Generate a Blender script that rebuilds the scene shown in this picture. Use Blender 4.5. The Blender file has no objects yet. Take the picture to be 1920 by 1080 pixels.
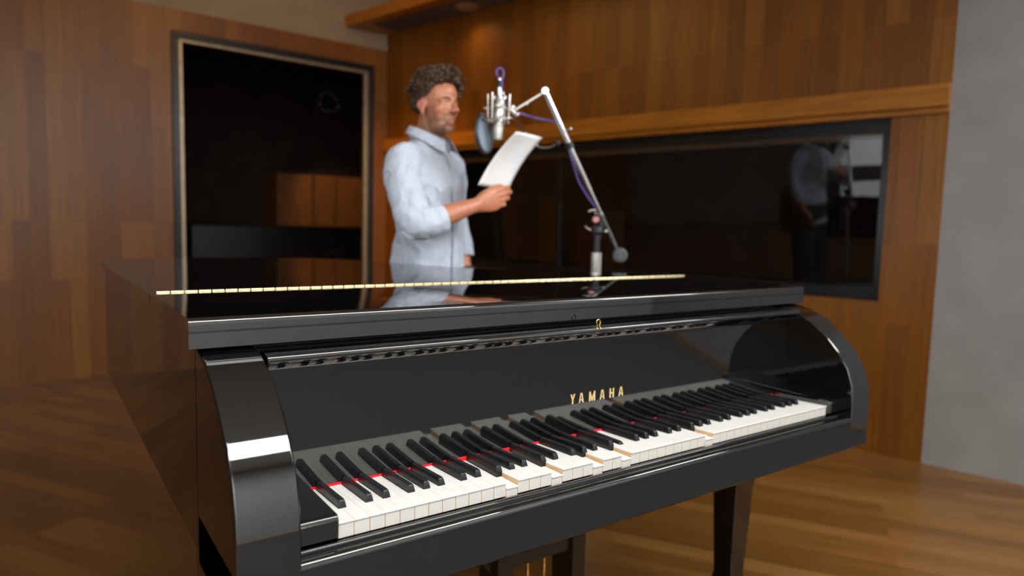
import bpy, bmesh, math, random
from mathutils import Vector, Matrix, noise
random.seed(7)
S = bpy.context.scene
COL = S.collection
PI = math.pi

# ------------------------------------------------------------------ camera frame
CAM = Vector((-.33155, -.866, 1.14249))
YAW, PITCH, ROLL, FPX, PPY = .61639, -.09106, .02557, 1271.35, 540.33
_f = Vector((math.sin(YAW)*math.cos(PITCH), math.cos(YAW)*math.cos(PITCH), math.sin(PITCH)))
_r = Vector((math.cos(YAW), -math.sin(YAW), 0))
_u = _r.cross(_f)
RR = _r*math.cos(ROLL)+_u*math.sin(ROLL)
UU = -_r*math.sin(ROLL)+_u*math.cos(ROLL)

def at(u, v, D):
    """measured point of the photograph at distance D (metres) in front of the camera -> world point"""
    return CAM + D*(_f + RR*((u-960)/FPX) - UU*((v-PPY)/FPX))

# ------------------------------------------------------------------ materials
def mat(name, color=(.5, .5, .5), rough=.5, metal=0., ior=1.5, spec=None, coat=0., emit=None, estr=0.):
    m = bpy.data.materials.new(name); m.use_nodes = True
    b = m.node_tree.nodes['Principled BSDF']
    b.inputs['Base Color'].default_value = (*color, 1)
    b.inputs['Roughness'].default_value = rough
    b.inputs['Metallic'].default_value = metal
    b.inputs['IOR'].default_value = ior
    if spec is not None: b.inputs['Specular IOR Level'].default_value = spec
    if coat: b.inputs['Coat Weight'].default_value = coat; b.inputs['Coat Roughness'].default_value = .05
    if emit: b.inputs['Emission Color'].default_value = (*emit, 1); b.inputs['Emission Strength'].default_value = estr
    return m

def nodes(m):
    nt = m.node_tree
    return nt, nt.nodes['Principled BSDF'], (lambda t: nt.nodes.new(t)), nt.links.new

def noisy(m, c1, c2, scale=8, detail=4, stretch=(1, 1, 1), bump=0., lo=.35, hi=.65, bscale=None):
    nt, b, N, L = nodes(m)
    tc = N('ShaderNodeTexCoord'); mp = N('ShaderNodeMapping'); L(tc.outputs['Object'], mp.inputs[0])
    mp.inputs['Scale'].default_value = stretch
    n = N('ShaderNodeTexNoise'); n.inputs['Scale'].default_value = scale; n.inputs['Detail'].default_value = detail
    L(mp.outputs[0], n.inputs['Vector'])
    r = N('ShaderNodeValToRGB'); r.color_ramp.elements[0].position = lo; r.color_ramp.elements[1].position = hi
    r.color_ramp.elements[0].color = (*c1, 1); r.color_ramp.elements[1].color = (*c2, 1)
    L(n.outputs[0], r.inputs[0]); L(r.outputs[0], b.inputs['Base Color'])
    if bump:
        bp = N('ShaderNodeBump'); bp.inputs['Strength'].default_value = bump; bp.inputs['Distance'].default_value = .002
        src = n
        if bscale:
            src = N('ShaderNodeTexNoise'); src.inputs['Scale'].default_value = bscale; L(mp.outputs[0], src.inputs['Vector'])
        L(src.outputs[0], bp.inputs['Height']); L(bp.outputs[0], b.inputs['Normal'])
    return m

def planks(name, c1, c2, c3, length, width, rough, axes='ZX', mortar=.0015, seed=0., turn=0.):
    """boards: brick pattern of long narrow boards, each its own tint, with grain"""
    m = mat(name, rough=rough); nt, b, N, L = nodes(m)
    tc = N('ShaderNodeTexCoord'); sp = N('ShaderNodeSeparateXYZ'); cb = N('ShaderNodeCombineXYZ')
    L(tc.outputs['Object'], sp.inputs[0])
    L(sp.outputs[axes[0]], cb.inputs[0]); L(sp.outputs[axes[1]], cb.inputs[1]); cb.inputs[2].default_value = seed
    tn = N('ShaderNodeMapping'); tn.inputs['Rotation'].default_value = (0, 0, turn); L(cb.outputs[0], tn.inputs[0]); cb = tn
    br = N('ShaderNodeTexBrick'); L(cb.outputs[0], br.inputs['Vector'])
    br.inputs['Scale'].default_value = 1; br.inputs['Brick Width'].default_value = length; br.inputs['Row Height'].default_value = width
    br.inputs['Mortar Size'].default_value = mortar; br.inputs['Mortar Smooth'].default_value = .2
    br.inputs['Color1'].default_value = (0, 0, 0, 1); br.inputs['Color2'].default_value = (1, 1, 1, 1); br.inputs['Mortar'].default_value = (.3, .3, .3, 1)
    br.offset = .37; br.offset_frequency = 3
    rp = N('ShaderNodeValToRGB'); e = rp.color_ramp.elements
    e[0].color = (*c1, 1); e[1].color = (*c3, 1); k = e.new(.5); k.color = (*c2, 1)
    L(br.outputs['Color'], rp.inputs[0])
    mp = N('ShaderNodeMapping'); mp.inputs['Scale'].default_value = (1.2, 40, 1); L(cb.outputs[0], mp.inputs[0])
    n = N('ShaderNodeTexNoise'); n.inputs['Scale'].default_value = 1.6; n.inputs['Detail'].default_value = 5; L(mp.outputs[0], n.inputs['Vector'])
    mx = N('ShaderNodeMix'); mx.data_type = 'RGBA'; mx.blend_type = 'MULTIPLY'; mx.inputs['Factor'].default_value = .55
    L(rp.outputs[0], mx.inputs['A'])
    r2 = N('ShaderNodeValToRGB'); r2.color_ramp.elements[0].position = .3; r2.color_ramp.elements[1].position = .7
    r2.color_ramp.elements[0].color = (.45, .4, .35, 1); r2.color_ramp.elements[1].color = (1.1, 1.1, 1.1, 1)
    L(n.outputs[0], r2.inputs[0]); L(r2.outputs[0], mx.inputs['B']); L(mx.outputs['Result'], b.inputs['Base Color'])
    bp = N('ShaderNodeBump'); bp.inputs['Strength'].default_value = .3; bp.inputs['Distance'].default_value = .001
    L(br.outputs['Fac'], bp.inputs['Height']); bp.invert = True; L(bp.outputs[0], b.inputs['Normal'])
    return m

M = {}
M['lacquer'] = mat('black_polyester_lacquer', (.0030, .0029, .0029), .035, ior=1.88)
M['lacquer_dull'] = mat('black_satin_lacquer', (.016, .010, .005), .28)
M['brass'] = mat('polished_brass', (.80, .58, .22), .18, 1)
M['hinge_brass'] = mat('pale_brass', (.86, .74, .46), .25, 1)
M['gold'] = noisy(mat('gold_inlay', (.86, .66, .30), .38, .35), (.80, .58, .24), (.92, .74, .36), 60)
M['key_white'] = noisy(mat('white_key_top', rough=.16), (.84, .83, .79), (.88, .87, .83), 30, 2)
M['key_front_shaded'] = mat('shaded_white_key_front', (.57, .555, .51), .3)  # key white darkened to paint shade into the front faces
M['key_wood'] = noisy(mat('spruce_key_side', rough=.6), (.66, .40, .19), (.78, .52, .28), 40, 4, (1, 1, 6))
M['key_black'] = noisy(mat('ebony_key', rough=.27, ior=1.45), (.008, .008, .009), (.014, .014, .015), 300, 3, (1, .1, 1))
M['felt_red'] = noisy(mat('red_felt', rough=.95), (.72, .004, .018), (.85, .01, .03), 400)
M['felt_black'] = mat('black_felt', (.004, .004, .004), .9)
M['chrome'] = mat('chrome', (.78, .78, .80), .12, 1)
M['nickel'] = noisy(mat('satin_nickel', rough=.28, metal=1), (.62, .60, .55), (.74, .72, .67), 90)
M['steel_mesh'] = mat('mic_grille_mesh', (.66, .64, .58), .42, 1)
M['black_metal'] = noisy(mat('black_coated_metal', rough=.45), (.012, .012, .014), (.025, .025, .028), 60)
M['grey_plastic'] = noisy(mat('grey_rubber', rough=.5), (.06, .065, .07), (.10, .105, .11), 60)
M['pink_knob'] = mat('pinkish_knob', (.52, .22, .21), .4)
M['cable'] = noisy(mat('purple_blue_cable', rough=.45), (.10, .07, .30), (.16, .11, .38), 80)
M['paper'] = noisy(mat('white_paper', rough=.85), (.80, .80, .80), (.86, .86, .86), 12)
M['floor'] = planks('oak_floor', (.17, .074, .016), (.22, .100, .024), (.28, .138, .038), .95, .085, .30, 'XY', turn=math.radians(-122))
M['wallwood'] = planks('honey_wood_wall', (.175, .057, .003), (.225, .078, .005), (.275, .108, .012), 1.1, .105, .38, 'ZX')
M['trimwood'] = noisy(mat('honey_wood_trim', rough=.35), (.31, .107, .007), (.42, .160, .012), 3, 5, (1, 12, 12))
M['soffitdark'] = noisy(mat('dark_soffit_fabric', rough=.9), (.10, .075, .055), (.14, .105, .075), 200)
M['plaster'] = noisy(mat('cream_plaster', rough=.9), (.28, .22, .145), (.32, .255, .17), 5, 4, bump=.1, bscale=150)
M['plaster_pale'] = noisy(mat('pale_plaster', rough=.9), (.74, .73, .70), (.80, .79, .77), 5, 4, bump=.1, bscale=150)
M['plaster_grey'] = noisy(mat('grey_plaster', rough=.9), (.27, .265, .26), (.31, .305, .30), 5, 4, bump=.1, bscale=150)
M['frame_black'] = mat('black_window_frame', (.008, .008, .009), .3)
M['frame_metal'] = noisy(mat('champagne_metal_edge', rough=.38, metal=.7), (.42, .33, .22), (.52, .42, .29), 20)
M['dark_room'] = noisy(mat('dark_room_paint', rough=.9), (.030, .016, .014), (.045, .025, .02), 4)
M['cabinet'] = noisy(mat('brown_cabinet_wood', rough=.4), (.20, .075, .018), (.30, .12, .03), 3, 4, (12, 12, 1))
M['darkwood'] = noisy(mat('dark_stained_wood', rough=.35), (.05, .028, .010), (.09, .05, .02), 4, 4, (10, 10, 1))
M['console'] = mat('black_console', (.006, .006, .007), .35)
M['rust'] = noisy(mat('rust_red_fabric', rough=.9), (.07, .016, .010), (.10, .026, .016), 30)
M['glass'] = mat('window_glass', (1, 1, 1), 0.0, ior=1.45)
M['glass'].node_tree.nodes['Principled BSDF'].inputs['Transmission Weight'].default_value = 1
M['lens'] = mat('downlight_lens', (.35, .22, .12), .4)
M['downring'] = mat('downlight_ring', (.42, .26, .15), .4)
M['denim'] = noisy(mat('dark_denim', rough=.9), (.015, .02, .035), (.03, .04, .06), 300)
M['shoe'] = mat('brown_leather_shoe', (.05, .025, .012), .4)
M['mesh_blue'] = mat('pop_filter_nylon', (.20, .26, .31), .7)
M['eye'] = mat('eye_white', (.42, .38, .35), .2)
M['iris'] = mat('iris_brown', (.03, .018, .01), .1)

# skin, with the lips' and the beard stubble's own colour by place on the head (object space of the man)
def skin_mat():
    m = mat('skin', (.5, .24, .16), .42); nt, b, N, L = nodes(m)
    b.inputs['Subsurface Weight'].default_value = .12; b.inputs['Subsurface Radius'].default_value = (.010, .004, .002); b.inputs['Subsurface Scale'].default_value = .6
    tc = N('ShaderNodeTexCoord')
    n = N('ShaderNodeTexNoise'); n.inputs['Scale'].default_value = 25; n.inputs['Detail'].default_value = 4; L(tc.outputs['Object'], n.inputs['Vector'])
    r = N('ShaderNodeValToRGB'); r.color_ramp.elements[0].position = .3; r.color_ramp.elements[1].position = .7
    r.color_ramp.elements[0].color = (.43, .155, .080, 1); r.color_ramp.elements[1].color = (.52, .205, .112, 1); L(n.outputs[0], r.inputs[0])
    def blob(cx, cy, cz, sx, sy, sz, lo, hi):
        ca, sa = math.cos(-.15), math.sin(-.15); cx, cy = cx*ca-(cy-.01)*sa, cx*sa+(cy-.01)*ca+.02
        mp = N('ShaderNodeMapping'); mp.vector_type = 'POINT'
        mp.inputs['Location'].default_value = (-cx/sx, -cy/sy, -cz/sz); mp.inputs['Scale'].default_value = (1/sx, 1/sy, 1/sz)
        L(tc.outputs['Object'], mp.inputs[0])
        vl = N('ShaderNodeVectorMath'); vl.operation = 'LENGTH'; L(mp.outputs[0], vl.inputs[0])
        mr = N('ShaderNodeMapRange'); mr.inputs['From Min'].default_value = lo; mr.inputs['From Max'].default_value = hi
        mr.inputs['To Min'].default_value = 1; mr.inputs['To Max'].default_value = 0; L(vl.outputs['Value'], mr.inputs['Value'])
        return mr.outputs[0]
    def mixin(base, fac, color, amt):
        mm = N('ShaderNodeMath'); mm.operation = 'MULTIPLY'; mm.inputs[1].default_value = amt; L(fac, mm.inputs[0])
        mx = N('ShaderNodeMix'); mx.data_type = 'RGBA'; L(mm.outputs[0], mx.inputs['Factor']); L(base, mx.inputs['A'])
        mx.inputs['B'].default_value = (*color, 1); return mx.outputs['Result']
    c = r.outputs[0]
    c = mixin(c, blob(0, .060, 1.488, .085, .085, .048, .75, 1.25), (.19, .095, .058), .60)      # stubble on jaw and chin
    c = mixin(c, blob(.055, .035, 1.52, .03, .035, .05, .6, 1.2), (.20, .105, .068), .45)
    c = mixin(c, blob(0, .122, 1.512, .022, .022, .0125, .7, 1.2), (.62, .18, .16), .85)            # lips
    c = mixin(c, blob(.078, .024, 1.562, .02, .03, .04, .6, 1.2), (.62, .20, .14), .6)             # flushed ear
    L(c, b.inputs['Base Color'])
    return m
M['skin'] = skin_mat()

def shirt_mat():
    m = mat('pale_blue_shirt_cotton', rough=.85); nt, b, N, L = nodes(m)
    tc = N('ShaderNodeTexCoord')
    w = N('ShaderNodeTexWave'); w.wave_type = 'BANDS'; w.bands_direction = 'X'; w.inputs['Scale'].default_value = 75; L(tc.outputs['Object'], w.inputs['Vector'])
    r = N('ShaderNodeValToRGB'); r.color_ramp.elements[0].position = .25; r.color_ramp.elements[1].position = .75
    r.color_ramp.elements[0].color = (.45, .50, .60, 1); r.color_ramp.elements[1].color = (.50, .54, .62, 1)
    L(w.outputs['Fac'], r.inputs[0]); L(r.outputs[0], b.inputs['Base Color'])
    n = N('ShaderNodeTexNoise'); n.inputs['Scale'].default_value = 9; n.inputs['Detail'].default_value = 3; n.inputs['Distortion'].default_value = 1.2; L(tc.outputs['Object'], n.inputs['Vector'])
    bp = N('ShaderNodeBump'); bp.inputs['Strength'].default_value = .7; bp.inputs['Distance'].default_value = .03
    L(n.outputs[0], bp.inputs['Height']); L(bp.outputs[0], b.inputs['Normal'])
    b.inputs['Sheen Weight'].default_value = .15
    return m
M['shirt'] = shirt_mat()

def hair_mat():
    m = noisy(mat('brown_curly_hair', rough=.42), (.034, .017, .008), (.095, .050, .022), 35, 3)
    return m
M['hair'] = hair_mat()

# ------------------------------------------------------------------ mesh helpers
class MB:
    def __init__(s): s.bm = bmesh.new()
    def face(s, vs, mi=0):
        try:
            f = s.bm.faces.new(vs); f.material_index = mi; return f
        except ValueError: return None
    def box(s, a, b, mi=0):
        (x0, y0, z0), (x1, y1, z1) = a, b
        v = [s.bm.verts.new(p) for p in ((x0, y0, z0), (x1, y0, z0), (x1, y1, z0), (x0, y1, z0), (x0, y0, z1), (x1, y0, z1), (x1, y1, z1), (x0, y1, z1))]
        for q in ((3, 2, 1, 0), (4, 5, 6, 7), (0, 1, 5, 4), (1, 2, 6, 5), (2, 3, 7, 6), (3, 0, 4, 7)): s.face([v[i] for i in q], mi)
        return s
    def prism(s, pts, mapf, t0, t1, mi=0, caps=True, mis=None):
        """polygon pts extruded; mapf(p, t) -> xyz"""
        a = [s.bm.verts.new(mapf(p, t0)) for p in pts]; b = [s.bm.verts.new(mapf(p, t1)) for p in pts]
        n = len(pts)
        for i in range(n): s.face([a[i], a[(i+1) % n], b[(i+1) % n], b[i]], mis[i] if mis else mi)
        if caps: s.face(a[::-1], mi); s.face(b, mi)
        return s
    def loft(s, rings, mi=0, cap=True, closed=True):
        R = [[s.bm.verts.new(p) for p in r] for r in rings]
        n = len(R[0]); m = n if closed else n-1
        for a, b in zip(R, R[1:]):
            for i in range(m): s.face([a[i], a[(i+1) % n], b[(i+1) % n], b[i]], mi)
        if cap and closed: s.face(R[0][::-1], mi); s.face(R[-1], mi)
        return s
    def tube(s, pts, rad, n=12, mi=0, cap=True, squash=1., up=None, round_ends=False):
        pts = [Vector(p) for p in pts]
        if not isinstance(rad, (list, tuple)): rad = [rad]*len(pts)
        rad = list(rad)
        if round_ends:
            d0 = (pts[0]-pts[1]).normalized(); d1 = (pts[-1]-pts[-2]).normalized()
            pre = [(pts[0]+d0*rad[0]*math.sin(a), rad[0]*math.cos(a)) for a in (1.35, 1.0, .55)]
            post = [(pts[-1]+d1*rad[-1]*math.sin(a), rad[-1]*math.cos(a)) for a in (.55, 1.0, 1.35)]
            pts = [p for p, _ in pre]+pts+[p for p, _ in post]; rad = [r for _, r in pre]+rad+[r for _, r in post]
        rings = []; prev = None
        for i, p in enumerate(pts):
            t = (pts[min(i+1, len(pts)-1)]-pts[max(i-1, 0)]).normalized()
            if prev is None:
                h = Vector(up) if up else (Vector((0, 0, 1)) if abs(t.z) < .9 else Vector((1, 0, 0)))
                x = (h - t*h.dot(t)).normalized()
            else: x = (prev - t*prev.dot(t)).normalized()
            prev = x; y = t.cross(x)
            rings.append([p + x*(math.cos(2*PI*k/n)*rad[i]) + y*(math.sin(2*PI*k/n)*rad[i]*squash) for k in range(n)])
        return s.loft(rings, mi, cap)
    def cyl(s, a, b, r, n=24, mi=0, r2=None): return s.tube([a, b], [r, r if r2 is None else r2], n, mi)
    def lathe(s, c, prof, n=28, mi=0, axis=(0, 0, 1)):
        """prof: list of (radius, height) along axis from point c"""
        ax = Vector(axis).normalized(); h = Vector((0, 0, 1)) if abs(ax.z) < .9 else Vector((1, 0, 0))
        x = (h-ax*h.dot(ax)).normalized(); y = ax.cross(x); c = Vector(c)
        return s.loft([[c+ax*z+x*(math.cos(2*PI*k/n)*r)+y*(math.sin(2*PI*k/n)*r) for k in range(n)] for r, z in prof], mi)
    def ell(s, c, r, rot=None, nu=20, nv=12, mi=0):
        c = Vector(c); R = rot or Matrix.Identity(3); rings = []
        for j in range(1, nv):
            th = PI*j/nv
            rings.append([c+R@Vector((r[0]*math.sin(th)*math.cos(2*PI*k/nu), r[1]*math.sin(th)*math.sin(2*PI*k/nu), -r[2]*math.cos(th))) for k in range(nu)])
        return s.loft(rings, mi)
    def torus(s, c, R, r, axis=(0, 0, 1), n=40, k=10, mi=0, a0=0, a1=2*PI, sy=1.):
        ax = Vector(axis).normalized(); h = Vector((0, 0, 1)) if abs(ax.z) < .9 else Vector((1, 0, 0))
        x = (h-ax*h.dot(ax)).normalized(); y = ax.cross(x); c = Vector(c)
        full = abs(a1-a0-2*PI) < 1e-6
        rings = []
        for i in range(n + (0 if full else 1)):
            a = a0+(a1-a0)*i/n; d = x*math.cos(a)+y*math.sin(a)*sy; p = c+d*R; dn = d.normalized()
            rings.append([p+dn*(r*math.cos(2*PI*j/k))+ax*(r*math.sin(2*PI*j/k)) for j in range(k)])
        if full: rings.append(rings[0])
        s.loft(rings, mi, cap=not full)
        if full: bmesh.ops.remove_doubles(s.bm, verts=s.bm.verts, dist=1e-7)
        return s
    def build(s, name, mats, parent=None, smooth=40, bevel=None, loc=None, rot=None, bseg=3):
        bmesh.ops.recalc_face_normals(s.bm, faces=s.bm.faces)
        me = bpy.data.meshes.new(name); s.bm.to_mesh(me); s.bm.free()
        for mm in (mats if isinstance(mats, (list, tuple)) else [mats]): me.materials.append(mm)
        if smooth:
            me.polygons.foreach_set('use_smooth', [True]*len(me.polygons)); me.set_sharp_from_angle(angle=math.radians(smooth))
        o = bpy.data.objects.new(name, me); COL.objects.link(o)
        if parent: o.parent = parent
        if loc: o.location = loc
        if rot: o.rotation_euler = rot
        if bevel:
            md = o.modifiers.new('bevel', 'BEVEL'); md.width = bevel; md.segments = bseg; md.limit_method = 'ANGLE'; md.angle_limit = math.radians(35)
            md.harden_normals = True
        return o

def thing(name, label, cat, loc=(0, 0, 0), rotz=0, group=None):
    o = bpy.data.objects.new(name, None); COL.objects.link(o); o.empty_display_size = .1
    o.location = loc; o.rotation_euler = (0, 0, rotz)
    o['label'] = label; o['category'] = cat
    if group: o['group'] = group
    return o
def tag(o, label, cat, group=None):
    o['label'] = label; o['category'] = cat
    if group: o['group'] = group
    return o
def struct(o): o['kind'] = 'structure'; return o
def arc(cy, cz, r, a0, a1, n=8):
    return [(cy+r*math.cos(math.radians(a0+(a1-a0)*i/n)), cz+r*math.sin(math.radians(a0+(a1-a0)*i/n))) for i in range(n+1)]
YZ = lambda p, x: (x, p[0], p[1])
XY = lambda p, z: (p[0], p[1], z)
def smoothpts(pts, k=6, closed=False):
    """Catmull-Rom through pts"""
    P = [Vector(p) for p in pts]; n = len(P); out = []
    for i in range(n if closed else n-1):
        p0, p1, p2, p3 = (P[(i-1) % n], P[i], P[(i+1) % n], P[(i+2) % n]) if closed else (P[max(i-1, 0)], P[i], P[i+1], P[min(i+2, n-1)])
        for j in range(k):
            t = j/k
            out.append(.5*((2*p1)+(p2-p0)*t+(2*p0-5*p1+4*p2-p3)*t*t+(3*p1-p0-3*p2+p3)*t**3))
    if not closed: out.append(P[-1])
    return out
def lerps(vals, k=6):
    out = []
    for a, b in zip(vals, vals[1:]):
        for j in range(k): out.append(a+(b-a)*j/k)
    return out+[vals[-1]]

# ------------------------------------------------------------------ THE PIANO
piano = thing('grand_piano', 'black glossy grand piano with closed lid and open keyboard in the foreground', 'piano')
PW = .0235                       # white key pitch
XL, XR = -.155, 1.375            # lid sides
YF, YH = .173, .556              # lid front, hinge
LZ = 1.0
NK = 52
KT = -.0455                      # slope of the key tops
def kz(y): return .73+KT*y

contour = [(XR, YH+.002), (1.358, .615), (1.315, .665), (1.22, .730), (1.106, .800), (1.0, .865), (.905, .965), (.847, 1.079), (.79, 1.22), (.733, 1.373), (.69, 1.50), (.63, 1.62), (.53, 1.71), (.38, 1.765), (.2, 1.785), (0., 1.78), (-.10, 1.76), (-.148, 1.71), (XL, 1.62)]
cs = [(p.x, p.y) for p in smoothpts([(a, b, 0) for a, b in contour], 4)]
main = MB().prism(cs+[(XL, YH+.002)], XY, LZ-.024, LZ).build('lid', M['lacquer'], piano, bevel=.006, smooth=30)
fl = [(YF, .956), (YF, .9785), (YF+.0012, .9792), (YF+.0012, .9802), (YF, .981), (YF, .9895)] + arc(YF+.0095, .9905, .0095, 180, 90, 8) + [(YH-.0015, LZ), (YH-.0015, .976), (.215, .976), (.205, .956)]
MB().prism(fl, YZ, XL, XR).build('lid_flap', M['lacquer'], piano, smooth=25)
# gold continuous hinge: knuckles lying in the joint
hm = MB(); x = -.145; i = 0
while x < 1.335-.001:
    x2 = min(x+.0245, 1.335)
    hm.tube([(x+.0013, YH, LZ+.0014), (x2-.0013, YH, LZ+.0014)], .0026 if i % 2 else .0024, 14); x = x2; i += 1
hm.box((-.145, YH-.006, LZ-.0006), (1.335, YH+.006, LZ+.0004))
hm.build('lid_hinge', M['hinge_brass'], piano, smooth=35)

# case: solid bent rim with the keyboard end open
def inset(pts, d):
    out = []; n = len(pts)
    for i in range(n):
        a, b = Vector(pts[(i-1) % n]), Vector(pts[(i+1) % n]); t = (b-a).normalized(); nn = Vector((-t.y, t.x))
        out.append((pts[i][0]+nn.x*d, pts[i][1]+nn.y*d))
    return out
rim = inset(cs, .013)
MB().prism([(1.362, .2)]+rim+[(-.142, .2)], XY, .64, .9755).build('case', M['lacquer'], piano, smooth=30, bevel=.003)
armp = [(-.030, .624), (-.030, .735), (-.026, .775), (-.012, .815), (.015, .855), (.05, .890), (.09, .920), (.14, .943), (.1995, .954), (.1995, .624)]
for x0, x1 in ((-.142, -.060), (1.282, 1.362)):
    MB().prism(armp, YZ, x0, x1).build('case_arm', M['lacquer'], piano, smooth=30, bevel=.004)
for x0, x1 in ((-.0595, -.0012), (1.2235, 1.2815)):
    MB().prism([(-.0035, .7105), (-.0035, .736)]+arc(.0035, .736, .007, 180, 90, 6)+[(.149, .743), (.149, .7105)], YZ, x0, x1).build('cheek_block', M['lacquer'], piano, smooth=30, bevel=.0025)
# key slip and key bed
MB().prism([(-.0105, .7003), (-.0105, .7038)]+arc(-.0070, .7035, .0035, 180, 90, 8)+[(-.0040, .7070), (-.0030, .7063), (-.0030, .7003)], YZ, -.0595, 1.2815).build('key_slip', M['lacquer'], piano, smooth=30)
MB().prism([(-.0285, .622), (-.0285, .6880), (-.0295, .6888), (-.0295, .6900)]+arc(-.0185, .6900, .011, 180, 90, 14)[1:]+[(.199, .7008), (.199, .618), (-.0245, .618)], YZ, -.142, 1.362).build('key_bed', M['lacquer'], piano, smooth=30)
# fallboard: flat board, cove, rolled lip
fb = [(.1504, .700), (.1504, .9135)] + [(.1504-.017+.017*math.cos(math.radians(a)), .9135+.0185*math.sin(math.radians(a))) for a in (12, 24, 36, 48, 60, 72, 84)] + [(.1300, .9322)] + arc(.1300, .9395, .0073, 270, 90, 12)[1:] + [(.168, .9475), (.168, .700)]
board = MB().prism(fb, YZ, -.059, 1.281).build('fallboard', M['lacquer'], piano, smooth=30)
MB().box((-.059, .168, .90), (1.281, .1995, .9445)).build('felt_ledge', M['felt_black'], piano)
MB().box((-.001, .1489, .712), (1.2235, .1503, .7268)).build('name_board_felt', M['felt_red'], piano)['label'] = 'thin red felt strip behind the keys'
# lettering on the fallboard
def letter_polys(ch, w, h):
    s = w*.30
    if ch == 'Y': return [[(0, h), (s, h), (w/2, h*.60), (w-s, h), (w, h), (w/2+s*.5, h*.42), (w/2+s*.5, 0), (w/2-s*.5, 0), (w/2-s*.5, h*.42)]]
    if ch == 'A': return [[(0, 0), (s*.86, 0), (w/2-.02*w, h*.86), (w/2+.02*w, h*.86), (w-s*.86, 0), (w, 0), (w*.5+s*.62, h), (w*.5-s*.62, h)], [(w*.25, h*.22), (w*.75, h*.22), (w*.70, h*.35), (w*.30, h*.35)]]
    if ch == 'H': return [[(0, 0), (s, 0), (s, h), (0, h)], [(w-s, 0), (w, 0), (w, h), (w-s, h)], [(s, h*.43), (w-s, h*.43), (w-s, h*.56), (s, h*.56)]]
    if ch == 'M':
        s = w*.22
        return [[(0, 0), (s, 0), (s, h), (0, h)], [(w-s, 0), (w, 0), (w, h), (w-s, h)], [(s*.95, h), (s*.95, h*.62), (w/2-s*.30, 0), (w/2, 0), (w/2, h*.30)], [(w-s*.95, h), (w/2, h*.30), (w/2, 0), (w/2+s*.30, 0), (w-s*.95, h*.62)]]
LZ0 = .7895
for ch, u0, u1 in (('Y', 1069.4, 1078.1), ('A', 1085.3, 1094.4), ('M', 1104.4, 1115.6), ('A', 1124.3, 1133.2), ('H', 1142.4, 1150.6), ('A', 1159.3, 1167.8)):
    def xon(u, v=748):
        d = at(u, v, 1)-CAM; return (CAM+d*((.1504-CAM.y)/d.y)).x
    x0, x1 = xon(u0), xon(u1)
    lm = MB()
    for poly in letter_polys(ch, x1-x0, .0200):
        lm.prism(poly, lambda p, t: (x0+p[0], .1504-t, LZ0+p[1]), 0, .00035)
    lm.build('letter', M['gold'], board, smooth=0)
# brass loop standing on the fallboard under the lid
lk = MB()
LX = .592
loop = [(LX-.0038, .9415), (LX-.0034, .9485), (LX-.0050, .9540), (LX-.0042, .9580), (LX, .9600), (LX+.0042, .9580), (LX+.0050, .9540), (LX+.0034, .9485), (LX+.0038, .9415)]
lk.tube(smoothpts([(a, .1345, b) for a, b in loop], 4), .0013, 10)
for sx in (-.0045, .0045): lk.ell((LX-.0080+sx, .1245, .9440), (.0026, .0030, .0024)); lk.cyl((LX-.0080+sx, .1245, .9440), (LX+sx*.85, .1345, .9470), .0012, 10)
lk.build('lock_loop', M['brass'], piano)

# keys
BLK = {}                                                     # boundary index -> offset
for i in range(NK+1):
    nm = (i-2) % 7                                           # boundary on the left of white key i ; key 2 is C
    off = {1: -.0029, 2: .0014, 4: -.0038, 5: -.0004, 6: .0026}.get(nm)
    if off is not None and 1 <= i <= NK-1 and i != 0: BLK[i] = i*PW+off
BLK = {i: x for i, x in BLK.items() if i != 0}
if 1 in BLK: BLK[1] = PW+.0020
PRESSED_W = {12, 16, 20, 23, 33}
PRESSED_B = {25}
YBK = .1485; YH0 = .0505
def dip(k, y, pressed): return (-.0095*(1-y/.25)) if pressed else 0
for k in range(NK):
    g = .00036; x0, x1 = k*PW+g, (k+1)*PW-g
    xa = x0 if k not in BLK else BLK[k]+.0067
    xb = x1 if (k+1) not in BLK else BLK[k+1]-.0067
    P = k in PRESSED_W
    def zz(y): return kz(y)+dip(k, y, P)
    kb = MB()
    def outline(y0, e):
        pts = [(x0-e, y0), (x1+e, y0)]
        if xb != x1: pts += [(x1+e, YH0-.0008), (xb+e, YH0-.0008)]
        pts += [(xb+e, YBK), (xa-e, YBK)]
        if xa != x0: pts += [(xa-e, YH0-.0008), (x0-e, YH0-.0008)]
        return pts
    o1 = outline(.0020, 0)
    n = len(o1)
    a = [kb.bm.verts.new((p[0], p[1], zz(p[1])-.0235)) for p in o1]; b = [kb.bm.verts.new((p[0], p[1], zz(p[1])-.0021)) for p in o1]
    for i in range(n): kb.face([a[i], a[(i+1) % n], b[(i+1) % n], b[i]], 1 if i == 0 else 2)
    kb.face(a[::-1], 2)
    o2 = outline(0., .00012)
    a = [kb.bm.verts.new((p[0], p[1], zz(p[1])-.0021)) for p in o2]; b = [kb.bm.verts.new((p[0], p[1], zz(p[1]))) for p in o2]
    for i in range(n): kb.face([a[i], a[(i+1) % n], b[(i+1) % n], b[i]], 0)
    kb.face(a[::-1], 0); kb.face(b, 0)
    o = kb.build('white_key', [M['key_white'], M['key_front_shaded'], M['key_wood']], piano, smooth=30, bevel=.00045, bseg=2)
    if P: o['label'] = 'white key pressed down'
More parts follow.
